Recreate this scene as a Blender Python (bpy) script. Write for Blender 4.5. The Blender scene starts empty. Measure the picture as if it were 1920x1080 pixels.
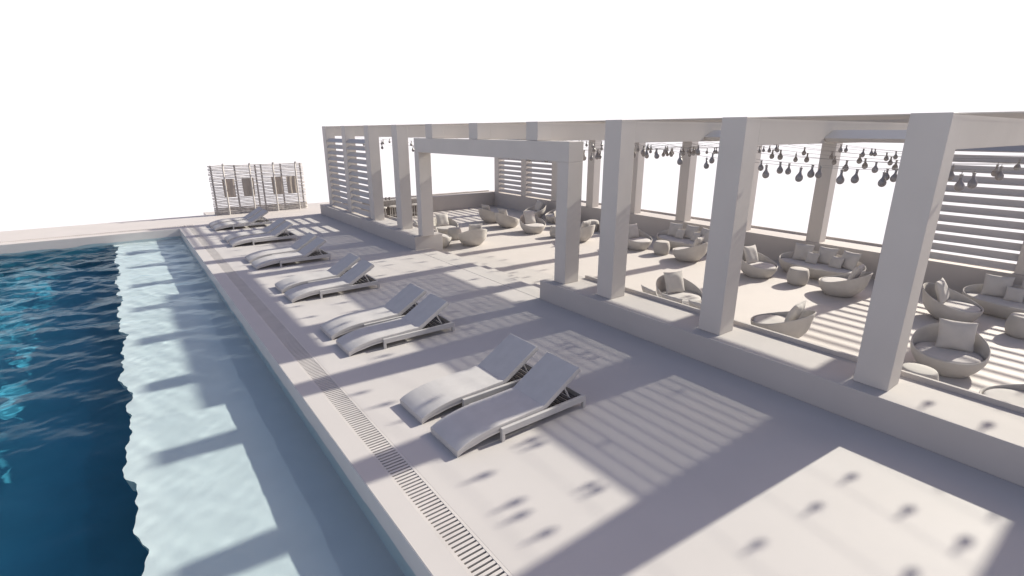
import bpy, math, random
import numpy as np
from mathutils import Vector, Matrix, Euler

random.seed(7)
rng = np.random.default_rng(7)
scene = bpy.context.scene
COL = scene.collection
PI = math.pi
R = math.radians

# ------------------------------------------------------------------ dimensions (metres)
X_EDGE = 1.565            # pool edge
X_WALL, X_WALL_IN = 7.205, 8.25
X_COL = 7.453             # outer face of the front columns
X_BACK = 16.60            # inner face of the back columns
CW = 0.40                 # column width
Y1, STEP = 2.246, 2.3834  # far face of the first front column, spacing
Z_TOP, Z_BEAM, Z_WALL = 3.86, 3.455, 0.439
Z_FLOOR = -0.33           # sunken lounge floor
Y_FAR = Y1 + 9 * STEP     # far face of last column row (23.70)
WATER_Z = -0.28

# ------------------------------------------------------------------ materials
def nodes_of(m):
    m.use_nodes = True
    nt = m.node_tree
    return nt, nt.nodes, nt.links

def plaster(name, col, rough=0.75, var=0.06, scale=3.0, bump=0.15, bscale=140.0, spec=0.3):
    m = bpy.data.materials.new(name)
    nt, N, L = nodes_of(m)
    b = N['Principled BSDF']
    tc = N.new('ShaderNodeTexCoord')
    n1 = N.new('ShaderNodeTexNoise'); n1.inputs['Scale'].default_value = scale; n1.inputs['Detail'].default_value = 6
    L.new(tc.outputs['Object'], n1.inputs['Vector'])
    mp = N.new('ShaderNodeMapRange')
    mp.inputs['From Min'].default_value = 0.3; mp.inputs['From Max'].default_value = 0.7
    mp.inputs['To Min'].default_value = 1 - var; mp.inputs['To Max'].default_value = 1 + var
    L.new(n1.outputs['Fac'], mp.inputs['Value'])
    mul = N.new('ShaderNodeVectorMath'); mul.operation = 'SCALE'
    mul.inputs[0].default_value = col
    L.new(mp.outputs['Result'], mul.inputs['Scale'])
    L.new(mul.outputs['Vector'], b.inputs['Base Color'])
    n2 = N.new('ShaderNodeTexNoise'); n2.inputs['Scale'].default_value = bscale; n2.inputs['Detail'].default_value = 4
    L.new(tc.outputs['Object'], n2.inputs['Vector'])
    bp = N.new('ShaderNodeBump'); bp.inputs['Strength'].default_value = bump; bp.inputs['Distance'].default_value = 0.003
    L.new(n2.outputs['Fac'], bp.inputs['Height'])
    L.new(bp.outputs['Normal'], b.inputs['Normal'])
    b.inputs['Roughness'].default_value = rough
    b.inputs['Specular IOR Level'].default_value = spec
    return m

def weave(name, col, scale=260.0, strength=0.12, rough=0.9):
    m = plaster(name, col, rough=rough, var=0.05, scale=5.0, bump=0.0, spec=0.15)
    nt, N, L = nodes_of(m)
    b = N['Principled BSDF']
    tc = N.new('ShaderNodeTexCoord')
    w1 = N.new('ShaderNodeTexWave'); w1.bands_direction = 'Z'; w1.inputs['Scale'].default_value = scale / 6
    w2 = N.new('ShaderNodeTexWave'); w2.bands_direction = 'X'; w2.inputs['Scale'].default_value = scale / 6
    for w in (w1, w2):
        w.inputs['Distortion'].default_value = 1.0
        L.new(tc.outputs['Object'], w.inputs['Vector'])
    ad = N.new('ShaderNodeMath'); ad.operation = 'ADD'
    L.new(w1.outputs['Fac'], ad.inputs[0]); L.new(w2.outputs['Fac'], ad.inputs[1])
    bp = N.new('ShaderNodeBump'); bp.inputs['Strength'].default_value = strength; bp.inputs['Distance'].default_value = 0.002
    L.new(ad.outputs['Value'], bp.inputs['Height'])
    L.new(bp.outputs['Normal'], b.inputs['Normal'])
    return m

M = {}
M['deck'] = plaster('deck_render', (0.475, 0.445, 0.428), rough=0.7, var=0.025, scale=1.2)
M['floor'] = plaster('lounge_floor', (0.478, 0.450, 0.430), rough=0.7, var=0.025, scale=1.2)
M['wall'] = plaster('white_render', (0.445, 0.415, 0.398), rough=0.8, var=0.03, scale=1.6)
M['column'] = plaster('column_paint', (0.520, 0.485, 0.455), rough=0.7, var=0.03, scale=1.4)
M['blade'] = plaster('louvre_paint', (0.426, 0.410, 0.410), rough=0.55, var=0.03)
M['metal'] = plaster('grey_powder_coat', (0.45, 0.432, 0.422), rough=0.5, var=0.03, bump=0.05)
M['dark'] = plaster('dark_slats', (0.055, 0.05, 0.05), rough=0.6, var=0.1)
M['cushion'] = weave('outdoor_fabric', (0.485, 0.463, 0.45))
M['shell'] = weave('woven_shell', (0.48, 0.455, 0.43), scale=200, strength=0.4)
M['pillow'] = weave('pillow_fabric', (0.465, 0.444, 0.428), scale=300)
M['stool'] = plaster('stool_clay', (0.44, 0.418, 0.393), rough=0.85)
M['wood'] = plaster('weathered_sticks', (0.43, 0.40, 0.38), rough=0.9, var=0.25, scale=9.0)
M['post'] = plaster('dark_post', (0.29, 0.27, 0.26), rough=0.9, var=0.2, scale=9.0)
M['pole'] = plaster('pale_pole', (0.471, 0.448, 0.426), rough=0.5)
M['towel'] = weave('towel_cloth', (0.36, 0.32, 0.285), scale=120, strength=0.8)
M['bulb'] = plaster('smoked_bulb', (0.24, 0.22, 0.215), rough=0.25, var=0.1, bump=0.0, spec=0.5)
M['wire'] = plaster('wire', (0.30, 0.28, 0.27), rough=0.6)
M['channel'] = plaster('drain_channel', (0.07, 0.065, 0.065), rough=0.9)
M['grate'] = plaster('drain_grate', (0.50, 0.465, 0.44), rough=0.6)
M['bar'] = plaster('bar_front', (0.16, 0.14, 0.13), rough=0.8, var=0.2)
M['ledge'] = plaster('pool_ledge', (0.78, 0.62, 0.54), rough=0.7, var=0.03, scale=2.0)
M['wall_bounce'] = plaster('pool_wall_bounce_white', (0.66, 0.63, 0.60), rough=0.35, var=0.02)  # pool wall white, raised above the deck colour to stand in for bounce light
M['basin'] = plaster('pool_tiles', (0.042, 0.19, 0.24), rough=0.6, var=0.15, scale=0.8)

# pool water: a real refracting surface with waves in its geometry
m = bpy.data.materials.new('pool_water'); M['water'] = m
nt, N, L = nodes_of(m)
N.remove(N['Principled BSDF'])
g = N.new('ShaderNodeBsdfGlass'); g.inputs['IOR'].default_value = 1.10; g.inputs['Roughness'].default_value = 0.0
g.inputs['Color'].default_value = (0.74, 0.905, 0.985, 1)
L.new(g.outputs['BSDF'], N['Material Output'].inputs['Surface'])

# frosted roof glass: clear when looked through steeply, milky at grazing angles
m = bpy.data.materials.new('frosted_glass'); M['glass'] = m
nt, N, L = nodes_of(m)
N.remove(N['Principled BSDF'])
tr = N.new('ShaderNodeBsdfTransparent'); tr.inputs['Color'].default_value = (0.96, 0.97, 0.97, 1)
df = N.new('ShaderNodeBsdfDiffuse'); df.inputs['Color'].default_value = (0.55, 0.52, 0.5, 1)
lw = N.new('ShaderNodeLayerWeight'); lw.inputs['Blend'].default_value = 0.5
pw = N.new('ShaderNodeMath'); pw.operation = 'POWER'; pw.inputs[1].default_value = 6.0
L.new(lw.outputs['Facing'], pw.inputs[0])
mx = N.new('ShaderNodeMixShader')
L.new(pw.outputs['Value'], mx.inputs['Fac']); L.new(tr.outputs['BSDF'], mx.inputs[1]); L.new(df.outputs['BSDF'], mx.inputs[2])
L.new(mx.outputs['Shader'], N['Material Output'].inputs['Surface'])

# ------------------------------------------------------------------ mesh builder
class MB:
    def __init__(self):
        self.v = []; self.f = []
    def add(self, vs, fs):
        o = len(self.v)
        self.v += [tuple(p) for p in vs]
        self.f += [tuple(i + o for i in f) for f in fs]
        return self
    def box(self, x0, x1, y0, y1, z0, z1):
        vs = [(x, y, z) for x in (x0, x1) for y in (y0, y1) for z in (z0, z1)]
        return self.add(vs, [(0, 1, 3, 2), (4, 6, 7, 5), (0, 4, 5, 1), (2, 3, 7, 6), (0, 2, 6, 4), (1, 5, 7, 3)])
    def prism_y(self, poly, y0, y1):                    # polygon in x-z run along y
        n = len(poly)
        vs = [(x, y0, z) for x, z in poly] + [(x, y1, z) for x, z in poly]
        fs = [tuple(range(n)), tuple(range(2 * n - 1, n - 1, -1))]
        fs += [(i, i + n, (i + 1) % n + n, (i + 1) % n) for i in range(n)]
        return self.add(vs, fs)
    def tube(self, pts, rad, seg=8, caps=True):
        pts = [Vector(p) for p in pts]
        rads = rad if isinstance(rad, (list, tuple)) else [rad] * len(pts)
        vs = []; n = len(pts)
        for i, p in enumerate(pts):
            d = (pts[min(i + 1, n - 1)] - pts[max(i - 1, 0)]).normalized()
            a = Vector((0, 0, 1)) if abs(d.z) < 0.9 else Vector((1, 0, 0))
            u = d.cross(a).normalized(); w = d.cross(u)
            for k in range(seg):
                t = 2 * PI * k / seg
                vs.append(p + (u * math.cos(t) + w * math.sin(t)) * rads[i])
        fs = []
        for i in range(n - 1):
            for k in range(seg):
                a, b = i * seg + k, i * seg + (k + 1) % seg
                fs.append((a, b, b + seg, a + seg))
        if caps:
            fs.append(tuple(range(seg - 1, -1, -1))); fs.append(tuple((n - 1) * seg + k for k in range(seg)))
        return self.add(vs, fs)
    def lathe(self, prof, c=(0, 0, 0), seg=24):          # profile (r, z) bottom to top
        vs = []; fs = []; n = len(prof)
        for r, z in prof:
            for k in range(seg):
                t = 2 * PI * k / seg
                vs.append((c[0] + r * math.cos(t), c[1] + r * math.sin(t), c[2] + z))
        for i in range(n - 1):
            for k in range(seg):
                a, b = i * seg + k, i * seg + (k + 1) % seg
                fs.append((a, b, b + seg, a + seg))
        fs.append(tuple(range(seg - 1, -1, -1))); fs.append(tuple((n - 1) * seg + k for k in range(seg)))
        return self.add(vs, fs)
    def rings(self, rings, close_ends=True):
        n = len(rings[0]); vs = [p for r in rings for p in r]; fs = []
        for i in range(len(rings) - 1):
            for k in range(n):
                a, b = i * n + k, i * n + (k + 1) % n
                fs.append((a, b, b + n, a + n))
        if close_ends:
            fs.append(tuple(range(n - 1, -1, -1)))
            fs.append(tuple((len(rings) - 1) * n + k for k in range(n)))
        return self.add(vs, fs)
    def build(self, name, mat, parent=None, smooth=False, bevel=0.0, seg=2, origin=(0, 0, 0)):
        me = bpy.data.meshes.new(name)
        o = Vector(origin)
        me.from_pydata([tuple(Vector(p) - o) for p in self.v], [], self.f)
        me.validate()
        import bmesh
        bm = bmesh.new(); bm.from_mesh(me)
        bmesh.ops.recalc_face_normals(bm, faces=bm.faces)
        bm.to_mesh(me); bm.free()
        me.materials.append(mat)
        if smooth:
            me.polygons.foreach_set('use_smooth', [True] * len(me.polygons))
            if smooth != True:
                me.set_sharp_from_angle(angle=R(smooth))
        ob = bpy.data.objects.new(name, me)
        COL.objects.link(ob)
        if parent is not None:
            ob.parent = parent
        else:
            ob.location = o
        if bevel > 0:
            b = ob.modifiers.new('bevel', 'BEVEL'); b.width = bevel; b.segments = seg; b.limit_method = 'ANGLE'; b.angle_limit = R(40)
            b.harden_normals = False
        return ob

def tag(o, label=None, cat=None, group=None, kind=None):
    if label: o['label'] = label
    if cat: o['category'] = cat
    if group: o['group'] = group
    if kind: o['kind'] = kind
    return o

def empty(name, loc=(0, 0, 0), rz=0.0):
    o = bpy.data.objects.new(name, None); COL.objects.link(o)
    o.empty_display_size = 0.2
    o.location = loc; o.rotation_euler = (0, 0, rz)
    return o

KIDS = {}
def copy_tree(root, loc, rz=0.0):
    r = root.copy(); COL.objects.link(r); r.location = loc; r.rotation_euler = (0, 0, rz)
    for ch in [c for c in root.children]:
        c = ch.copy(); COL.objects.link(c); c.parent = r
        for g in [x for x in ch.children]:
            d = g.copy(); COL.objects.link(d); d.parent = c
    return r

# ------------------------------------------------------------------ setting: deck, floor, pool
YN, YF = -8.0, 27.05
d = MB()
d.box(X_EDGE, 1.812, YN, 24.13, -0.5, 0)                 # coping strip
d.box(1.812, 2.116, YN, 24.43, -0.5, -0.16)              # bed of the drain channel
d.box(2.116, 7.192, YN, YF, -0.5, 0)                     # main deck
d.box(7.192, 7.9, 24.30, 28.3, -0.5, 0)
d.box(7.9, 17.7, 24.30, 28.3, -0.5, 0)
d.box(2.9, 7.192, YF, 28.0, -0.5, 0)
d.box(-12, 1.812, 24.43, YF, -0.5, 0)                    # far deck
d.box(1.812, 2.116, 24.43, YF, -0.5, 0)
d.box(-12, 1.812, 24.13, 24.43, -0.5, -0.10)
d.box(-12, X_EDGE, 23.72, 24.13, -0.5, 0)
d.box(-12, -8.5, YN, 23.72, -0.5, 0)
tag(d.build('pool_deck', M['deck']), kind='structure')
f = MB()
f.box(7.208, 7.745, 8.53, 14.72, -0.5, 0)                # first tread, level with the deck
f.box(7.745, 8.28, 8.53, 14.72, -0.5, -0.165)            # second tread
tag(f.build('entrance_steps', M['floor'], bevel=0.006), kind='structure')
f = MB(); f.box(8.28, 16.55, YN, 23.66, -0.55, Z_FLOOR); f.box(7.3, 8.28, YN, 8.52, -0.56, Z_FLOOR - .01); f.box(7.3, 8.28, 14.73, 23.66, -0.56, Z_FLOOR - .01)
tag(f.build('lounge_floor', M['floor']), kind='structure')

LEDGE_Z, DEEP_Z, X_LEDGE = -0.54, -1.8, -0.50
b = MB()
b.add([(X_EDGE, YN, -.5), (X_EDGE, 23.72, -.5), (X_EDGE, 23.72, LEDGE_Z), (X_EDGE, YN, LEDGE_Z)], [(0, 1, 2, 3)])
re_ = random.Random(11); ye = []; y = YN
while y < 23.6:
    ye.append(y); y += .06
ye.append(23.72)
pe = [re_.uniform(0, 6.3) for _ in range(8)]
def edge_x(y):                                            # outer edge of the shelf, shaped ragged to imitate refraction through the water
    v = .045 * math.sin(1.9 * y + pe[0]) + .035 * math.sin(4.3 * y + pe[1]) + .04 * abs(math.sin(3.1 * y + pe[2])) + .022 * math.sin(9.7 * y + pe[3]) + .012 * math.sin(23 * y + pe[4])
    return X_LEDGE - .04 + v
for k in range(len(ye) - 1):
    y0_, y1_ = ye[k], ye[k + 1]; x0_, x1_ = edge_x(y0_), edge_x(y1_)
    b.add([(X_EDGE, y0_, LEDGE_Z), (X_EDGE, y1_, LEDGE_Z), (x1_, y1_, LEDGE_Z), (x0_, y0_, LEDGE_Z)], [(0, 1, 2, 3)])
    b.add([(x0_, y0_, LEDGE_Z), (x1_, y1_, LEDGE_Z), (x1_ + .05, y1_, LEDGE_Z - .25), (x0_ + .05, y0_, LEDGE_Z - .25)], [(0, 1, 2, 3)])
b.add([(X_EDGE, 23.72, -.5), (X_EDGE, 23.72, LEDGE_Z), (X_LEDGE, 23.72, LEDGE_Z), (X_LEDGE, 23.72, -.5)], [(0, 1, 2, 3)])
tag(b.build('pool_ledge', M['ledge']), kind='structure')
b = MB(); b.box(X_EDGE - .008, X_EDGE - .0005, YN, 23.715, LEDGE_Z - .01, -.004); b.box(-8.49, X_EDGE - .009, 23.712, 23.7195, LEDGE_Z - .01, -.004)  # thin facing added over the pool walls, bounce light put into its colour
tag(b.build('pool_wall_bounce_band', M['wall_bounce']), kind='structure')
b = MB()
z0 = LEDGE_Z - .25
b.add([(X_LEDGE + .12, YN, z0), (X_LEDGE + .12, 23.72, z0), (X_LEDGE + .12, 23.72, DEEP_Z), (X_LEDGE + .12, YN, DEEP_Z),
       (-8.5, YN, DEEP_Z), (-8.5, 23.72, DEEP_Z), (-8.5, YN, -.5), (-8.5, 23.72, -.5), (X_LEDGE + .12, 23.72, -.5)],
      [(0, 1, 2, 3), (3, 2, 5, 4), (4, 5, 7, 6), (1, 8, 7, 5, 2)])
tag(b.build('pool_basin', M['basin']), kind='structure')

# water surface with waves
nx, ny = 250, 740
xs = np.linspace(-8.5, X_EDGE - .0085, nx); ys = np.linspace(YN, 23.7115, ny)
GX, GY = np.meshgrid(xs, ys)
Z = np.zeros_like(GX)
for k in range(60):
    lam = 10 ** rng.uniform(-0.76, 0.3)
    th = rng.normal(R(80), 0.75)
    amp = 0.0062 * lam ** 1.1 / 3.2
    kx, ky = 2 * PI / lam * math.cos(th), 2 * PI / lam * math.sin(th)
    ph = rng.uniform(0, 2 * PI)
    wx = 0.35 * np.sin(GX * rng.uniform(.4, 1.2) + GY * rng.uniform(.2, .9) + rng.uniform(0, 6))
    Z += amp * np.sin(kx * GX + ky * GY + ph + 2 * wx)
calm = 0.85 + 0.75 / (1 + np.exp((GX + 0.7) / 0.3))
calm *= 0.7 + 0.8 / (1 + np.exp(-(GY - 10.5) / 1.2))
Z *= calm
for k in range(7):
    lam = rng.uniform(1.6, 4.2); th = rng.normal(R(85), 0.4); ph = rng.uniform(0, 6.3)
    Z += 0.006 * np.sin(2 * PI / lam * (GX * math.cos(th) + GY * math.sin(th)) + ph + np.sin(GX * .9 + ph)) / (1 + np.exp((GX + 0.9) / 0.4))
verts = np.stack([GX, GY, WATER_Z + Z], -1).reshape(-1, 3)
idx = np.arange(nx * ny).reshape(ny, nx)
quads = np.stack([idx[:-1, :-1], idx[:-1, 1:], idx[1:, 1:], idx[1:, :-1]], -1).reshape(-1, 4)
me = bpy.data.meshes.new('pool_water')
me.vertices.add(len(verts)); me.vertices.foreach_set('co', verts.astype(np.float32).ravel())
me.loops.add(quads.size); me.loops.foreach_set('vertex_index', quads.astype(np.int32).ravel())
me.polygons.add(len(quads)); me.polygons.foreach_set('loop_start', np.arange(0, quads.size, 4, dtype=np.int32))
me.polygons.foreach_set('use_smooth', np.ones(len(quads), dtype=bool))
me.update(calc_edges=True); me.validate()
me.materials.append(M['water'])
water = bpy.data.objects.new('pool_water', me); COL.objects.link(water)
tag(water, kind='structure')

# drain grates
def grate(name, label, along, a0, a1, c0, c1):
    o = empty(name, ((c0 + c1) / 2, a0, 0) if along == 'y' else (a0, (c0 + c1) / 2, 0))
    p = Vector(o.location)
    bars = MB(); fr = MB()
    def bx(m, u0, u1, w0, w1, z0, z1):
        m.box(w0, w1, u0, u1, z0, z1) if along == 'y' else m.box(u0, u1, w0, w1, z0, z1)
    bx(fr, a0, a1, c0 + .001, c0 + .032, -.02, -.001); bx(fr, a0, a1, c1 - .032, c1 - .001, -.02, -.001)
    n = int((a1 - a0) / .0555)
    for i in range(n):
        u = a0 + i * .0555
        bx(bars, u, u + .034, c0 + .032, c1 - .032, -.022, -.003)
    bed = MB(); bx(bed, a0, a1, c0 + .001, c1 - .001, -.0995, -.07); bed.build('channel_bed', M['channel'], o, origin=p)
    bars.build('grate_bars', M['grate'], o, origin=p)
    fr.build('grate_frame', M['grate'], o, origin=p)
    tag(o, label, 'drain grate')
grate('drain_grate', 'long slotted drain grate running beside the pool edge past the loungers', 'y', -3.0, 24.42, 1.812, 2.116)
grate('drain_grate', 'slotted drain grate across the far short end of the pool', 'x', -8.0, 1.80, 24.13, 24.43)

# ------------------------------------------------------------------ low walls
def low_wall(name, label, x0, x1, y0, y1, lip, base=-0.6):
    o = empty(name, ((x0 + x1) / 2, (y0 + y1) / 2, 0)); p = o.location.copy()
    w = MB(); w.box(x0, x1, y0, y1, base, Z_WALL)
    w.build('wall_body', M['wall'], o, bevel=.008, origin=p)
    l = MB(); l.box(*lip)
    l.build('wall_lip', M['wall'], o, bevel=.004, origin=p)
    tag(o, label, 'wall', 'low walls round the lounge')
low_wall('low_wall', 'low white wall carrying the three nearest front columns', X_WALL, X_WALL_IN - .05, -6.0, 8.53, (8.145, 8.198, -6.0, 8.05, Z_WALL - .02, .507))
low_wall('low_wall', 'low white wall under the slatted screen left of the entrance', X_WALL, X_WALL_IN - .05, 14.72, 24.30, (8.145, 8.198, 15.1, 23.9, Z_WALL - .02, .507))
low_wall('low_wall', 'long low back wall behind the sofas', 16.55, 17.65, -6.0, 24.30, (17.5, 17.56, -6.0, 24.2, Z_WALL - .02, .507))
low_wall('low_wall', 'low end wall with diagonal sun stripes at the far end of the lounge', X_WALL_IN - .045, 16.545, 23.66, 24.30, (8.25, 16.5, 24.1, 24.15, Z_WALL - .02, .507))

# ------------------------------------------------------------------ pergola
perg = empty('pergola', (X_COL, Y1, 0)); PO = perg.location.copy()
tag(perg, 'long white pergola of square columns, cross beams and louvres over the sunken lounge', 'pergola')
ROWS = range(-2, 10)
def yfar(i): return Y1 + i * STEP
for i in ROWS:
    y1 = yfar(i); y0 = y1 - CW
    zb = Z_WALL
    if i in (3, 4, 5): zb = 3.462                      # over the entrance the columns stand on its lintel
    c = MB(); c.box(X_COL, X_COL + CW, y0, y1, zb + .001, Z_TOP)
    c.build('column', M['column'], perg, bevel=.008, origin=PO)
    c = MB(); c.box(X_BACK, X_BACK + CW, y0, y1, Z_WALL + .001, Z_TOP)
    c.build('column', M['column'], perg, bevel=.008, origin=PO)
    c = MB(); c.box(X_COL + CW + .001, X_BACK - .001, y0 + .0025, y1 - .0025, Z_BEAM, Z_TOP - .002)
    c.build('cross_beam', M['column'], perg, bevel=.006, origin=PO)

def blade_poly(x, z, run, rise, th):                  # slanted blade section, low edge at (x, z), rising towards +x
    n = Vector((-rise, run)).normalized() * th
    return [(x, z), (x + run, z + rise), (x + run + n.x, z + rise + n.y), (x + n.x, z + n.y)]

LOUVRE_BAYS = [-1, 1, 2, 3, 4, 6, 7]                   # bay i lies between row i-1 and row i
for i in LOUVRE_BAYS:
    if i - 1 < -2: continue
    y0 = yfar(i - 1) + .004; y1 = yfar(i) - CW - .004
    m = MB(); x = 10.0
    while x < 12.8:
        m.prism_y([(x + dx_, 3.475 + dz_) for dx_, dz_ in ((.055, .07), (.355, .208), (.372, .163), (.145, .008))], y0, y1)
        x += .243
    m.build('roof_louvre', M['blade'], perg, origin=PO)
for i in range(-1, 10):
    y0 = yfar(i - 1) + .006; y1 = yfar(i) - CW - .006
    m = MB(); m.box(X_COL + .01, X_BACK + CW - .01, y0, y1, Z_TOP - .02, Z_TOP - .006)
    m.build('glass_pane', M['glass'], perg, origin=PO)

def slat_screen(xa, i):
    y0 = yfar(i - 1) + .003; y1 = yfar(i) - CW - .003
    m = MB()
    for k in range(12):
        z = Z_WALL + .02 + k * .2475
        m.prism_y(blade_poly(xa + .035, z + .02, .15, .135, .036), y0, y1)
    m.build('slat_screen', M['blade'], perg, origin=PO)
for i in (8, 9): slat_screen(X_COL, i)
for i in (8, 9): slat_screen(X_BACK, i)
for i in (0, 1, -1): slat_screen(X_BACK, i)

# entrance portal standing on the two wall ends
por = empty('entrance_portal', (7.43, 8.1, Z_WALL)); po = por.location.copy()
tag(por, 'plain square white portal framing the steps down into the lounge', 'portal')
for (a, c) in ((7.955, 8.30), (14.62, 14.90)):
    m = MB(); m.box(7.425, 7.845, a, c, Z_WALL + .001, 3.045); m.build('post', M['column'], por, bevel=.008, origin=po)
m = MB(); m.box(7.425, 7.845, 7.955, 14.90, 3.045, 3.458); m.build('lintel', M['column'], por, bevel=.008, origin=po)

# ------------------------------------------------------------------ festoon light strings
WX = [8.05, 8.9, 9.75, 10.6, 11.45, 12.3, 13.15, 14.0, 14.85, 15.7]
SPAN = 3 * STEP
def node_y(k): return yfar(2) - CW / 2 + k * SPAN      # wires are tied under every third beam
def wire_z(y, j):
    k = math.floor((y - node_y(0)) / SPAN)
    t = (y - node_y(k)) / SPAN
    sag = 0.27 + 0.03 * math.sin(j * 2.3)
    return Z_BEAM - .02 - sag * 4 * t * (1 - t)
MEAS = [(0, 2.57, 0.029), (0, 2.89, 0.0), (0, 3.08, 0.016), (0, 3.63, 0.02), (0, 4.15, 0.025), (0, 5.2, 0.023), (0, 5.74, 0.013), (0, 6.25, 0.0), (1, 2.7, 0.002), (1, 2.81, 0.0), (1, 3.72, 0.01), (1, 3.84, 0.0), (1, 4.21, 0.011), (1, 4.36, 0.0), (1, 4.69, 0.01), (1, 5.63, 0.0), (1, 6.73, 0.0), (1, 7.25, 0.0), (2, 3.25, 0.0), (2, 6.52, 0.015), (3, 4.0, 0.0), (4, 3.5, 0.0), (4, 4.01, 0.0), (4, 4.55, 0.0), (4, 5.08, 0.0), (4, 5.31, 0.037), (4, 5.64, 0.0), (4, 5.81, 0.024), (4, 7.79, 0.008), (5, 4.42, 0.0), (5, 9.54, 0.002), (6, 4.13, 0.0), (6, 5.3, 0.005), (6, 5.92, 0.0), (6, 9.82, 0.0), (7, 4.5, 0.0), (7, 10.27, 0.021), (8, 4.59, 0.0), (8, 5.28, 0.002), (8, 11.79, 0.0), (9, 5.32, 0.0), (9, 5.4, 0.0), (9, 6.0, 0.0), (9, 6.14, 0.006), (9, 8.08, 0.0), (9, 8.26, 0.0)]
bulb_me = None
ORD = ['first', 'second', 'third', 'fourth', 'fifth', 'sixth', 'seventh', 'eighth', 'ninth', 'last']
def bulb_mesh():
    m = MB()
    pr = [(0.002, -.186), (.017, -.183), (.032, -.174), (.043, -.159), (.0485, -.140), (.0475, -.120), (.041, -.101), (.031, -.085), (.022, -.071), (.0165, -.056), (.0145, -.034)]
    m.lathe(pr, seg=16)
    return m
def socket_mesh():
    m = MB(); m.lathe([(.0165, -.036), (.0165, -.006), (.021, -.004), (.021, .006), (.006, .010)], seg=12)
    return m
b0 = bulb_mesh().build('bulb', M['bulb'], None, smooth=True)
s0 = socket_mesh().build('socket', M['wire'], b0, smooth=40)
first_bulb = True
for j, wx in enumerate(WX):
    so = empty('festoon_string', (wx, node_y(0), wire_z(node_y(0), j))); sp = so.location.copy()
    tag(so, f'sagging festoon string of dark pear-shaped bulbs, {ORD[j]} wire counted from the pool side', 'string lights', 'festoon strings under the pergola')
    ya, yb = -2.2, yfar(9) - .45
    pts = []; wm = MB()
    y = ya
    while y < yb:
        pts.append((wx, y, wire_z(y, j))); y += .3
    wm.tube(pts, .0033, seg=5)
    ysl = [(y, dr) for (k, y, dr) in MEAS if k == j]
    yy = ya + random.uniform(.2, .9)
    lo = 2.3; hi = 7.2
    while yy < yb - .2:
        if not (lo < yy < hi): ysl.append((yy, random.uniform(0, .05) if yy < lo else random.uniform(0, .025)))
        yy += random.uniform(.42, 1.0) if yy < lo else random.uniform(.5, 1.05)
    for y, dr in ysl:
        if any(abs(y - (yfar(i) - CW / 2)) < .27 for i in ROWS) and wire_z(y, j) > 3.36: continue
        if first_bulb:
            nb, ns, first_bulb = b0, s0, False
        else:
            nb = b0.copy(); COL.objects.link(nb); ns = s0.copy(); COL.objects.link(ns); ns.parent = nb
        nb.parent = so
        nb.location = Vector((wx, y, wire_z(y, j) - .006 - dr)) - sp
        nb.rotation_euler = (random.uniform(-.08, .08), random.uniform(-.08, .08), 0)
        k_ = random.uniform(.9, 1.12); nb.scale = (k_, k_, k_)
        if dr > .012: wm.tube([(wx, y, wire_z(y, j)), (wx, y, wire_z(y, j) - dr)], .0045, seg=5)
    wm.build('wire', M['wire'], so, smooth=True, origin=sp)

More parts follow.
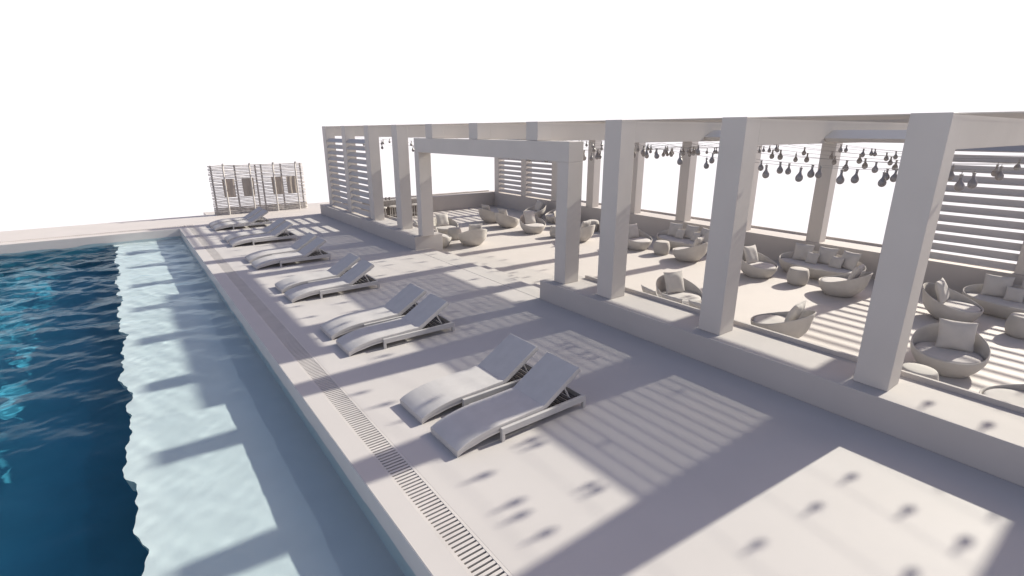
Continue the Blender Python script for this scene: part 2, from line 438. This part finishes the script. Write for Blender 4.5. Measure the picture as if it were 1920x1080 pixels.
# ------------------------------------------------------------------ sun loungers
def interp(pr, x):
    xs_ = [p[0] for p in pr]; zs_ = [p[1] for p in pr]
    return float(np.interp(x, xs_, zs_))
TOPP = [(0, .088), (.04, .108), (.08, .126), (.16, .153), (.26, .178), (.36, .197), (.46, .209), (.56, .216), (.7, .220), (.9, .223), (1.1, .229), (1.325, .236)]
def make_lounger():
    r = empty('sun_lounger', (2.59, 4.5, 0))
    W = .66
    # seat mattress: a rounded slab following the profile
    def slab(x0, x1, n, off_top, th_fn, y0, y1, rr):
        rings = []
        for k in range(n + 1):
            x = x0 + (x1 - x0) * k / n
            zt = interp(TOPP, x) + off_top; zb = zt - th_fn(x)
            rings.append([(x, y0 + rr, zt), (x, y1 - rr, zt), (x, y1 - rr * .3, zt - rr * .3), (x, y1, zt - rr), (x, y1, zb), (x, y0, zb), (x, y0, zt - rr), (x, y0 + rr * .3, zt - rr * .3)])
        m_ = MB(); m_.rings(rings); return m_
    slab(0, 1.325, 40, 0, lambda x: .056, .003, W - .003, .011).build('seat_mattress', M['cushion'], r, smooth=20)
    slab(.003, 1.32, 40, -.057, lambda x: max(.012, min(.05, .02 + x * .12)) if x > .08 else .03, .008, W - .008, .004).build('seat_shell', M['metal'], r, smooth=20)
    # backrest
    a = math.atan2(.370, .615); ca, sa = math.cos(a), math.sin(a)
    def bl(u, w): return (1.338 + u * ca - w * sa, .180 + u * sa + w * ca)
    LB = .725
    def rslab(u0, u1, w0, w1, y0, y1, rr):
        rings = []
        for (u, ins) in ((u0, rr), (u0 + rr * .3, rr * .3), (u0 + rr, 0), (u1 - rr, 0), (u1 - rr * .3, rr * .3), (u1, rr)):
            row = []
            for (y, w) in ((y0 + rr, w1), (y1 - rr, w1), (y1 - rr * .3, w1 - rr * .3), (y1, w1 - rr), (y1, w0), (y0, w0), (y0, w1 - rr), (y0 + rr * .3, w1 - rr * .3)):
                ww = min(w, w1 - ins)
                x, z = bl(u, ww); row.append((x, y, z))
            rings.append(row)
        m_ = MB(); m_.rings(rings); return m_
    rslab(0, LB, .012, .062, .003, W - .003, .010).build('back_mattress', M['cushion'], r, smooth=20)
    rslab(.005, LB - .004, -.016, .011, .008, W - .008, .003).build('back_frame', M['metal'], r, smooth=20)
    # rails, cross bar, rear slats
    for y0, y1 in ((-.052, -.004), (W + .004, W + .052)):
        m_ = MB(); m_.box(.605, 2.03, y0, y1, .092, .182); m_.build('side_rail', M['metal'], r, bevel=.005)
    m_ = MB(); m_.box(1.985, 2.03, -.003, W + .003, .10, .178); m_.build('end_rail', M['metal'], r, bevel=.004)
    m_ = MB()
    for x in (1.44, 1.53, 1.62, 1.71, 1.80, 1.89): m_.box(x, x + .062, -.002, W + .002, .118, .132)
    m_.build('rear_slats', M['dark'], r)
    m_ = MB()
    for x in (1.50, 1.58, 1.66, 1.74, 1.82, 1.90):
        for y in (.0, W - .02): m_.box(x, x + .012, y, y + .02, .165, .186)
    m_.build('notches', M['dark'], r)
    for y in (.05, W - .075):
        m_ = MB(); m_.tube([(1.70, y + .012, .385), (1.815, y + .012, .165)], .013, seg=8); m_.build('strut', M['metal'], r, smooth=40)
    for x0, x1 in ((.605, .65), (1.985, 2.03)):
        for y0, y1 in ((-.0525, -.0035), (W + .0035, W + .0525)):
            m_ = MB(); m_.box(x0, x1, y0, y1, 0, .0915); m_.build('leg', M['metal'], r, bevel=.004)
    return r
lg = make_lounger()
pair_lab = ['of the nearest pair on the deck', 'of the second pair from the front', 'of the third pair from the front',
            'of the fourth pair from the front', 'of the fifth pair, one before the farthest', 'of the farthest pair, in front of the stick screen']
k = 0
for p_, y in enumerate((4.5, 8.02, 11.55, 15.12, 18.70, 22.28)):
    for q, dy in enumerate((0, .89)):
        o = lg if k == 0 else copy_tree(lg, (0, 0, 0))
        o.location = (2.595, y + dy, 0); k += 1
        side = 'right' if q == 0 else 'left'
        tag(o, f'white sun lounger, {side} one {pair_lab[p_]}', 'sun lounger', 'sun loungers in pairs along the pool')

# ------------------------------------------------------------------ tub chairs, sofas, stools, pillows
def tub(sy, hb, hf, a0):                                # woven tub shell; sy stretches it sideways
    NPHI = 72 if sy < 1.5 else 110
    def rim_h(phi): 
        s = (1 - math.cos(phi)) / 2
        return hf + (hb - hf) * (s ** 1.5)
    def outer(phi, z, shrink=0.0):
        t = min(z / .36, 1.0)
        rad = a0 * (.60 + .40 * math.sin(t * PI / 2) ** .9)
        if z > .36: rad += a0 * .03 * (z - .36) / .3
        rad -= shrink
        cx = -.10 * (z / .66)
        ex, ey = rad, rad + a0 * (sy - 1)
        return (cx + ex * math.cos(phi), ey * math.sin(phi), z)
    rings = []
    T = [0, .06, .14, .24, .36, .5, .64, .78, .9, .97]
    for t in T: rings.append([outer(2 * PI * k / NPHI, max(0.0, t * (rim_h(2 * PI * k / NPHI)))) for k in range(NPHI)])
    for dz, sh in ((.99, .004), (1.0, .013), (.99, .022)):
        rings.append([outer(2 * PI * k / NPHI, rim_h(2 * PI * k / NPHI) * dz, sh) for k in range(NPHI)])
    for t in (.9, .75, .6):
        rings.append([outer(2 * PI * k / NPHI, max(.17, rim_h(2 * PI * k / NPHI) * t), .030) for k in range(NPHI)])
    rings.append([outer(2 * PI * k / NPHI, .165, .032) for k in range(NPHI)])
    m_ = MB(); m_.rings(rings)
    return m_, outer
def disc_cushion(outer, z0, z1, gap, bulge=.009, NPHI=64):
    rings = []
    for z, s in ((z0, .0), (z0 + .01, -.012), ((z0 + z1) / 2, -.016), (z1 - .022, -.010), (z1 - .006, .008), (z1, .03)):
        rings.append([(outer(2 * PI * k / NPHI, .26, gap + s)[0], outer(2 * PI * k / NPHI, .26, gap + s)[1], z) for k in range(NPHI)])
    for s, dz in ((.12, bulge * .6), (.25, bulge)):
        rings.append([(outer(2 * PI * k / NPHI, .26, gap + s)[0], outer(2 * PI * k / NPHI, .26, gap + s)[1], z1 + dz) for k in range(NPHI)])
    m_ = MB(); m_.rings(rings); return m_
def make_tub(name, sy, hb, hf, a0):
    r = empty(name)
    sh, outer = tub(sy, hb, hf, a0)
    sh.build('shell', M['shell'], r, smooth=60)
    disc_cushion(outer, .21, .335, .055, NPHI=64 if sy < 1.5 else 96).build('seat_cushion', M['cushion'], r, smooth=60)
    return r
chair0 = make_tub('tub_chair', 1.0, .68, .325, .53)
sofa0 = make_tub('round_sofa', 2.15, .62, .325, .53)
def make_stool():
    m_ = MB()
    m_.lathe([(.20, 0), (.225, .01), (.255, .09), (.272, .18), (.270, .27), (.25, .36), (.232, .415), (.222, .43), (.20, .437), (.08, .439)], seg=40)
    return m_.build('drum_stool', M['stool'], smooth=50)
stool0 = make_stool()
def pillow_mesh(s, seed, name='throw_pillow'):
    n = 22; r2 = random.Random(seed)
    ph = [r2.uniform(0, 6) for _ in range(6)]
    top = []; bot = []
    for i in range(n + 1):
        for j in range(n + 1):
            u = -1 + 2 * i / n; v = -1 + 2 * j / n
            x = s / 2 * u * (1 - .075 * (1 - v * v) * abs(u)); z = s / 2 * v * (1 - .075 * (1 - u * u) * abs(v))
            t = (max(0, 1 - abs(u) ** 2.6) * max(0, 1 - abs(v) ** 2.6)) ** .55
            wr = 1 + .05 * math.sin(5 * u + ph[0] + 2 * v) + .05 * math.sin(4 * v + ph[1] - 3 * u) + .03 * math.sin(11 * u * v + ph[2])
            edge = .03 * math.sin(9 * u + ph[3]) * abs(v) ** 6 + .03 * math.sin(8 * v + ph[4]) * abs(u) ** 6
            th = s * .17 * t * wr
            top.append((edge * s * .3 + th + .004, x, z)); bot.append((edge * s * .3 - th * .85 - .004, x, z))
    vs = top + bot; o = (n + 1) ** 2; fs = []
    for i in range(n):
        for j in range(n):
            a = i * (n + 1) + j
            fs.append((a, a + 1, a + n + 2, a + n + 1)); fs.append((o + a, o + a + n + 1, o + a + n + 2, o + a + 1))
    for i in range(n):
        a = i * (n + 1); b_ = a + n + 1
        fs.append((a, b_, o + b_, o + a)); a += n; b_ += n; fs.append((b_, a, o + a, o + b_))
        fs.append((i + 1, i, o + i, o + i + 1)); c = n * (n + 1) + i; fs.append((c, c + 1, o + c + 1, o + c))
    m_ = MB(); m_.add(vs, fs)
    return m_.build(name, M['pillow'], smooth=60)
PILL = {}
def place_pillow(root_loc, rz, lx, ly, s, tilt, yaw, label, z=.338):
    key = (s, random.randint(0, 2))
    if key not in PILL:
        o = PILL[key] = pillow_mesh(s, int(s * 1000) + key[1])
    else:
        o = PILL[key].copy(); COL.objects.link(o)
    ca, sa = math.cos(rz), math.sin(rz)
    X = root_loc[0] + lx * ca - ly * sa; Y = root_loc[1] + lx * sa + ly * ca
    o.location = (X, Y, root_loc[2] + z + s * .47 * math.cos(tilt))
    o.rotation_euler = Euler((0, -tilt, rz + yaw), 'XYZ')
    tag(o, label, 'pillow', 'throw pillows on the lounge seats')
    return o
first = {'c': True, 's': True, 't': True}
def chair(x, y, deg, lab, plab, plx=-.30, ply=0.0, ps=.53, tilt=R(20), yaw=0.0):
    loc = (x, y, Z_FLOOR)
    if first['c']:
        o = chair0; first['c'] = False; o.location = loc; o.rotation_euler = (0, 0, R(deg))
    else: o = copy_tree(chair0, loc, R(deg))
    tag(o, lab, 'armchair', 'round tub chairs in the lounge')
    if plab: place_pillow(loc, R(deg), plx, ply, ps, tilt, yaw, plab)
    return o
def sofa(x, y, deg, lab, who):
    loc = (x, y, Z_FLOOR)
    if first['s']:
        o = sofa0; first['s'] = False; o.location = loc; o.rotation_euler = (0, 0, R(deg))
    else: o = copy_tree(sofa0, loc, R(deg))
    tag(o, lab, 'sofa', 'round sofas in the lounge')
    for (lx, ly, s, t, yw, nm) in ((-.29, -.60, .52, R(20), .18, 'large pillow at the left end of'), (-.36, .02, .52, R(22), 0, 'large middle pillow of'), (-.27, .64, .52, R(24), -.28, 'large pillow at the right end of'),
                               (-.10, -.25, .34, R(24), .05, 'small pillow on the left half of'), (-.10, .40, .34, R(24), -.1, 'small pillow on the right half of')):
        # sides named as the sitter's opposite, i.e. as seen from the pool
        place_pillow(loc, R(deg), lx, ly, s, t, yw, f'{nm} {who}')
    return o
def stool(x, y, lab):
    if first['t']:
        o = stool0; first['t'] = False
    else:
        o = stool0.copy(); COL.objects.link(o)
    o.location = (x, y, Z_FLOOR)
    tag(o, lab, 'stool', 'drum stools in the lounge')
    return o
CH, PL = 'round woven tub chair', 'square throw pillow'
# back row, right to left
sofa(15.55, 1.75, 180, 'round sofa cut by the right edge of the photo, under the big slatted screen', 'the sofa cut by the right edge')
chair(14.26, 2.70, -100, f'{CH} facing right, under the big slatted screen', f'{PL} with a folded corner on the chair under the big slatted screen', yaw=.2)
stool(14.15, 1.55, 'drum stool cut by the right edge, in front of the sofa there')
sofa(15.55, 6.1, 180, 'round sofa with five pillows between the two nearest front columns', 'the sofa between the two nearest columns')
chair(14.28, 7.17, -97, f'{CH} facing right, left of the sofa between the two nearest columns', f'{PL} on the chair left of the sofa between the two nearest columns')
chair(14.27, 5.03, 97, f'{CH} seen from behind, right of the sofa between the two nearest columns', f'{PL} on the chair right of the sofa between the two nearest columns')
stool(14.35, 6.1, 'drum stool in front of the sofa between the two nearest columns')
sofa(15.55, 10.6, 180, 'round sofa with pillows seen between second and third front columns', 'the sofa between second and third columns')
chair(14.33, 11.63, -97, f'{CH} facing right, just right of the third front column', f'{PL} on the chair just right of the third front column')
chair(14.31, 9.56, 97, f'{CH} seen from behind, before the sofa between second and third columns', f'{PL} on the chair before the sofa between second and third columns')
stool(14.33, 10.6, 'drum stool in front of the sofa between second and third columns')
chair(15.15, 16.2, -90, f'{CH} mostly hidden behind the right portal post, near the back wall', f'{PL} on the chair hidden behind the right portal post')
stool(15.55, 15.05, 'drum stool by the back wall between portal post and third column')
stool(15.78, 14.55, 'drum stool half hidden by the third column, beside another stool')
chair(13.62, 13.9, 97, f'{CH} showing a sunlit sliver just right of the portal post', f'{PL} on the chair with the sunlit sliver beside the portal post')
# front row
stool(9.52, 2.02, 'sunlit drum stool right beside the nearest front column')
chair(10.95, 2.0, 193, f'{CH} with big empty seat, close behind the nearest front column', f'large {PL} standing upright on the chair behind the nearest column', plx=-.28, ply=.06, ps=.54, yaw=.18)
chair(9.66, .82, 100, f'{CH} with sunlit seat, cut off at the right edge of the photo', f'{PL} on the sunlit chair cut by the right edge')
chair(9.98, 6.72, -108, f'{CH} with upright pillow, left of the second front column', f'{PL} upright on the chair left of the second column')
chair(10.07, 4.53, 97, f'{CH} with low back behind the wall between the two nearest columns', f'{PL} with wrinkled top on the chair behind the low wall')
sofa(8.98, 5.95, 0, 'round sofa hidden behind the low wall, only its pillows showing', 'the sofa hidden behind the low wall')
# seen through the portal
chair(10.1, 17.85, -97, f'{CH} facing right, just right of the left portal post', f'{PL} on the chair just right of the left portal post')
chair(10.0, 15.75, 80, f'{CH} seen from behind, closest to the entrance steps', f'{PL} showing over the back of the chair closest to the steps')
stool(9.98, 16.95, 'drum stool between the two chairs by the left portal post')
sofa(8.92, 16.75, 0, 'round sofa hidden behind the wall end left of the steps', 'the sofa hidden behind the wall end')
chair(13.39, 19.36, 8, f'{CH} seen from behind, left one of two side by side', f'{PL} on the left one of the two side-by-side chairs')
chair(13.26, 17.9, 8, f'{CH} seen from behind, right one of two side by side', f'{PL} on the right one of the two side-by-side chairs')
chair(13.28, 16.19, -97, f'{CH} facing forward in the middle of the portal opening', f'{PL} on the chair facing forward in the portal opening')
chair(15.5, 18.95, 172, f'{CH} facing left in the shade by the back wall', f'{PL} on the shaded chair facing left by the back wall')
chair(15.7, 17.55, 172, f'{CH} facing left, half hidden by the right portal post', f'{PL} on the chair half hidden by the right portal post')
stool(13.42, 14.93, 'drum stool against the left side of the right portal post')

# bar at the far left end
bar = empty('bar_counter', (10.5, 23.2, Z_FLOOR)); bp_ = bar.location.copy()
tag(bar, 'dark bar counter at the far end, seen between the columns left of the portal', 'bar counter')
m = MB(); m.box(8.9, 12.2, 22.88, 23.5, .24, .54); m.build('counter_top', M['post'], bar, bevel=.01, origin=bp_)
m = MB(); m.box(9.0, 12.1, 23.08, 23.45, Z_FLOOR, .239); m.build('counter_front', M['bar'], bar, bevel=.01, origin=bp_)
m = MB()
for q in range(12): m.box(9.05 + q * .25, 9.09 + q * .25, 23.05, 23.079, Z_FLOOR + .05, .22)
m.build('front_slats', M['post'], bar, origin=bp_)
def make_barstool():
    r = empty('bar_stool')
    MB().lathe([(.15, .60), (.19, .605), (.20, .63), (.19, .665), (.15, .675), (.05, .678)], seg=28).build('seat', M['stool'], r, smooth=50)
    for q in range(4):
        a = PI / 4 + q * PI / 2
        MB().tube([(.13 * math.cos(a), .13 * math.sin(a), .60), (.19 * math.cos(a), .19 * math.sin(a), 0)], .016, seg=8).build('leg', M['metal'], r, smooth=40)
    rr = [(.165 * math.cos(a), .165 * math.sin(a), .25) for a in np.linspace(0, 2 * PI, 25)]
    MB().tube(rr, .01, seg=6).build('foot_ring', M['metal'], r, smooth=True)
    return r
bs = make_barstool()
for q, (x, y, lb) in enumerate(((9.42, 22.4, 'bar stool showing just right of the column beside the slatted screen'), (9.98, 22.45, 'bar stool left of the column next to the portal'), (11.1, 22.45, 'bar stool seen just left of the portal post'))):
    o = bs if q == 0 else copy_tree(bs, (0, 0, 0))
    o.location = (x, y, Z_FLOOR); tag(o, lb, 'bar stool', 'bar stools at the counter')
MB().lathe([(.03, 0), (.04, .004), (.045, .05), (.048, .13), (.043, .131), (.04, .06), (.035, .012)], seg=20).build('cup', M['bulb'], smooth=50)
cup = bpy.data.objects['cup']; cup.location = (9.92, 23.1, .541); tag(cup, 'small dark cup on the bar counter, left of two', 'cup', 'dark cups on the bar')
c2 = cup.copy(); COL.objects.link(c2); c2.location = (10.1, 23.1, .541); tag(c2, 'small dark cup on the bar counter, right of two', 'cup', 'dark cups on the bar')

# ------------------------------------------------------------------ stick screen with shower poles and towels
scr = empty('stick_screen', (5.2, 26.6, 0)); so_ = scr.location.copy()
tag(scr, 'see-through screen of horizontal sticks on dark posts at the far end of the deck', 'screen')
m = MB(); r3 = random.Random(3)
nrow = 33
for k in range(nrow):
    z = .04 + k * 2.13 / (nrow - 1)
    ph = r3.uniform(0, 6); pts = []
    for q in range(25):
        x = 3.2 + r3.uniform(-.02, .02) * (q in (0, 24)) + 4.07 * q / 24
        pts.append((x, 26.6 + .008 * math.sin(q * .9 + ph), z + .007 * math.sin(q * .7 + ph) + .004 * math.sin(q * 1.9 + 2 * ph)))
    m.tube(pts, .021, seg=6)
for k in range(9):
    z = .025 + k * .036
    m.tube([(3.2 + 4.07 * q / 12, 26.615 + .006 * math.sin(q + k), z + .004 * math.sin(q * 1.3 + k)) for q in range(13)], .016, seg=6)
m.build('sticks', M['wood'], scr, smooth=True, origin=so_)
for x in (3.32, 4.27, 5.13, 5.38, 6.24, 7.13):
    m = MB(); m.tube([(x, 26.64, 0), (x, 26.64, 2.19)], .036, seg=8); m.build('post', M['post'], scr, smooth=40, origin=so_)
px = (3.78, 4.86, 5.86, 6.86)
o0 = None
nmp = ['leftmost', 'second from left', 'third from left', 'rightmost']
for q, x in enumerate(px):
    if o0 is None:
        o0 = empty('shower_pole', (x, 26.45, 0))
        MB().tube([(0, 0, 0), (0, 0, .8), (0, 0, 1.6), (0, .0, 2.12), (0, -.02, 2.2), (0, -.07, 2.245), (0, -.15, 2.25)], .036, seg=10).build('pipe', M['pole'], o0, smooth=50)
        MB().lathe([(.02, .02), (.05, .012), (.055, -.012), (.03, -.02)], c=(0, -.15, 2.235), seg=20).build('shower_head', M['pole'], o0, smooth=50)
        MB().tube([(0, 0, 1.25), (0, -.06, 1.25)], .014, seg=8).build('tap', M['pole'], o0, smooth=50)
        o = o0
    else: o = copy_tree(o0, (x, 26.45, 0))
    tag(o, f'pale shower pole in front of the stick screen, {nmp[q]} of four', 'shower pole', 'shower poles at the screen')
def towel_mesh():
    n, h = 14, 12; rings = []
    vs = []; fs = []
    for i in range(h + 1):
        for j in range(n + 1):
            u = j / n; v = i / h
            fold = .018 * math.sin(u * 14 + .6 * math.sin(v * 3)) * (.35 + .65 * v)
            vs.append(((u - .5) * .5 * (1 - .06 * v), fold, -.82 * v))
    nn = len(vs)
    vs += [(x, y + .012, z) for x, y, z in vs]
    for i in range(h):
        for j in range(n):
            a = i * (n + 1) + j
            fs.append((a, a + 1, a + n + 2, a + n + 1)); fs.append((nn + a, nn + a + n + 1, nn + a + n + 2, nn + a + 1))
    for i in range(h):
        for c in (0, n):
            a = i * (n + 1) + c; fs.append((a, a + n + 1, nn + a + n + 1, nn + a))
    for j in range(n):
        for r_ in (0, h):
            a = r_ * (n + 1) + j; fs.append((a, a + 1, nn + a + 1, nn + a))
    m_ = MB(); m_.add(vs, fs); return m_
tw = towel_mesh().build('towel', M['towel'], smooth=60)
for q, x in enumerate((3.93, 4.73, 6.0, 6.66)):
    o = tw
    if q: o = tw.copy(); COL.objects.link(o)
    o.location = (x, 26.535, 1.6); o.rotation_euler = (0, 0, random.uniform(-.1, .1))
    tag(o, f'brownish towel hanging on the stick screen, {nmp[q]} of four', 'towel', 'towels on the stick screen')

# ------------------------------------------------------------------ camera
cam_d = bpy.data.cameras.new('camera'); cam = bpy.data.objects.new('camera', cam_d); COL.objects.link(cam)
cam_d.sensor_width = 36; cam_d.lens = 36 * 962.92 / 1920
cam_d.clip_end = 500
yaw, pitch, roll = 0.64492, 0.295645, 0.001335
fwd = Vector((math.sin(yaw) * math.cos(pitch), math.cos(yaw) * math.cos(pitch), -math.sin(pitch)))
right = Vector((math.cos(yaw), -math.sin(yaw), 0)); up = right.cross(fwd)
r_ = right * math.cos(roll) + up * math.sin(roll); u_ = up * math.cos(roll) - right * math.sin(roll)
mat = Matrix((r_, u_, -fwd)).transposed().to_4x4()
mat.translation = Vector((0, 0, 3.65))
cam.matrix_world = mat
scene.camera = cam

# ------------------------------------------------------------------ light
to_sun = Vector((1.79, -0.14, 1.0)).normalized()
ld = bpy.data.lights.new('sun', 'SUN'); ld.energy = 4.5; ld.angle = R(0.95); ld.color = (1.0, 0.945, 0.82)
sun = bpy.data.objects.new('sun', ld); COL.objects.link(sun)
sun.rotation_euler = (-to_sun).to_track_quat('-Z', 'Y').to_euler()
sun.location = (20, -2, 14)
elev = math.asin(to_sun.z); az = math.atan2(to_sun.x, to_sun.y)
try:
    ld.cycles.is_caustics_light = True
    water.cycles.is_caustics_caster = True
    for nme in ('pool_ledge', 'pool_basin', 'pool_wall_bounce_band'):
        bpy.data.objects[nme].cycles.is_caustics_receiver = True
except Exception as e:
    print('caustics', e)

w = bpy.data.worlds.new('World'); scene.world = w; w.use_nodes = True
N = w.node_tree.nodes; L = w.node_tree.links
bg = N['Background']
sky = N.new('ShaderNodeTexSky'); sky.sky_type = 'NISHITA'; sky.sun_disc = False
sky.sun_elevation = elev; sky.sun_rotation = az; sky.dust_density = 2.0; sky.ozone_density = 1.0; sky.air_density = 1.0
SKY_STRENGTH = 0.10
# bright white haze all round the horizon
tc = N.new('ShaderNodeTexCoord'); sx = N.new('ShaderNodeSeparateXYZ')
L.new(tc.outputs['Generated'], sx.inputs[0])
mr = N.new('ShaderNodeMapRange'); mr.interpolation_type = 'SMOOTHSTEP'
mr.inputs['From Min'].default_value = 0.225; mr.inputs['From Max'].default_value = 0.36
L.new(sx.outputs['Z'], mr.inputs['Value'])
mixc = N.new('ShaderNodeMix'); mixc.data_type = 'RGBA'
L.new(mr.outputs['Result'], mixc.inputs['Factor'])
mixc.inputs['A'].default_value = (6.3, 6.0, 6.15, 1)
tint = N.new('ShaderNodeMix'); tint.data_type = 'RGBA'; tint.blend_type = 'MULTIPLY'; tint.inputs['Factor'].default_value = 1.0
tint.inputs['B'].default_value = (1.10, 0.95, 0.95, 1)
L.new(sky.outputs['Color'], tint.inputs['A'])
L.new(tint.outputs['Result'], mixc.inputs['B'])
L.new(mixc.outputs['Result'], bg.inputs['Color'])
bg.inputs['Strength'].default_value = SKY_STRENGTH

scene.view_settings.view_transform = 'Standard'
scene.view_settings.look = 'None'
scene.view_settings.exposure = 0.85
scene.view_settings.gamma = 1.0
scene.render.engine = 'CYCLES'
scene.cycles.use_denoising = True
scene.cycles.max_bounces = 10
scene.cycles.transparent_max_bounces = 24
scene.cycles.sample_clamp_indirect = 8.0
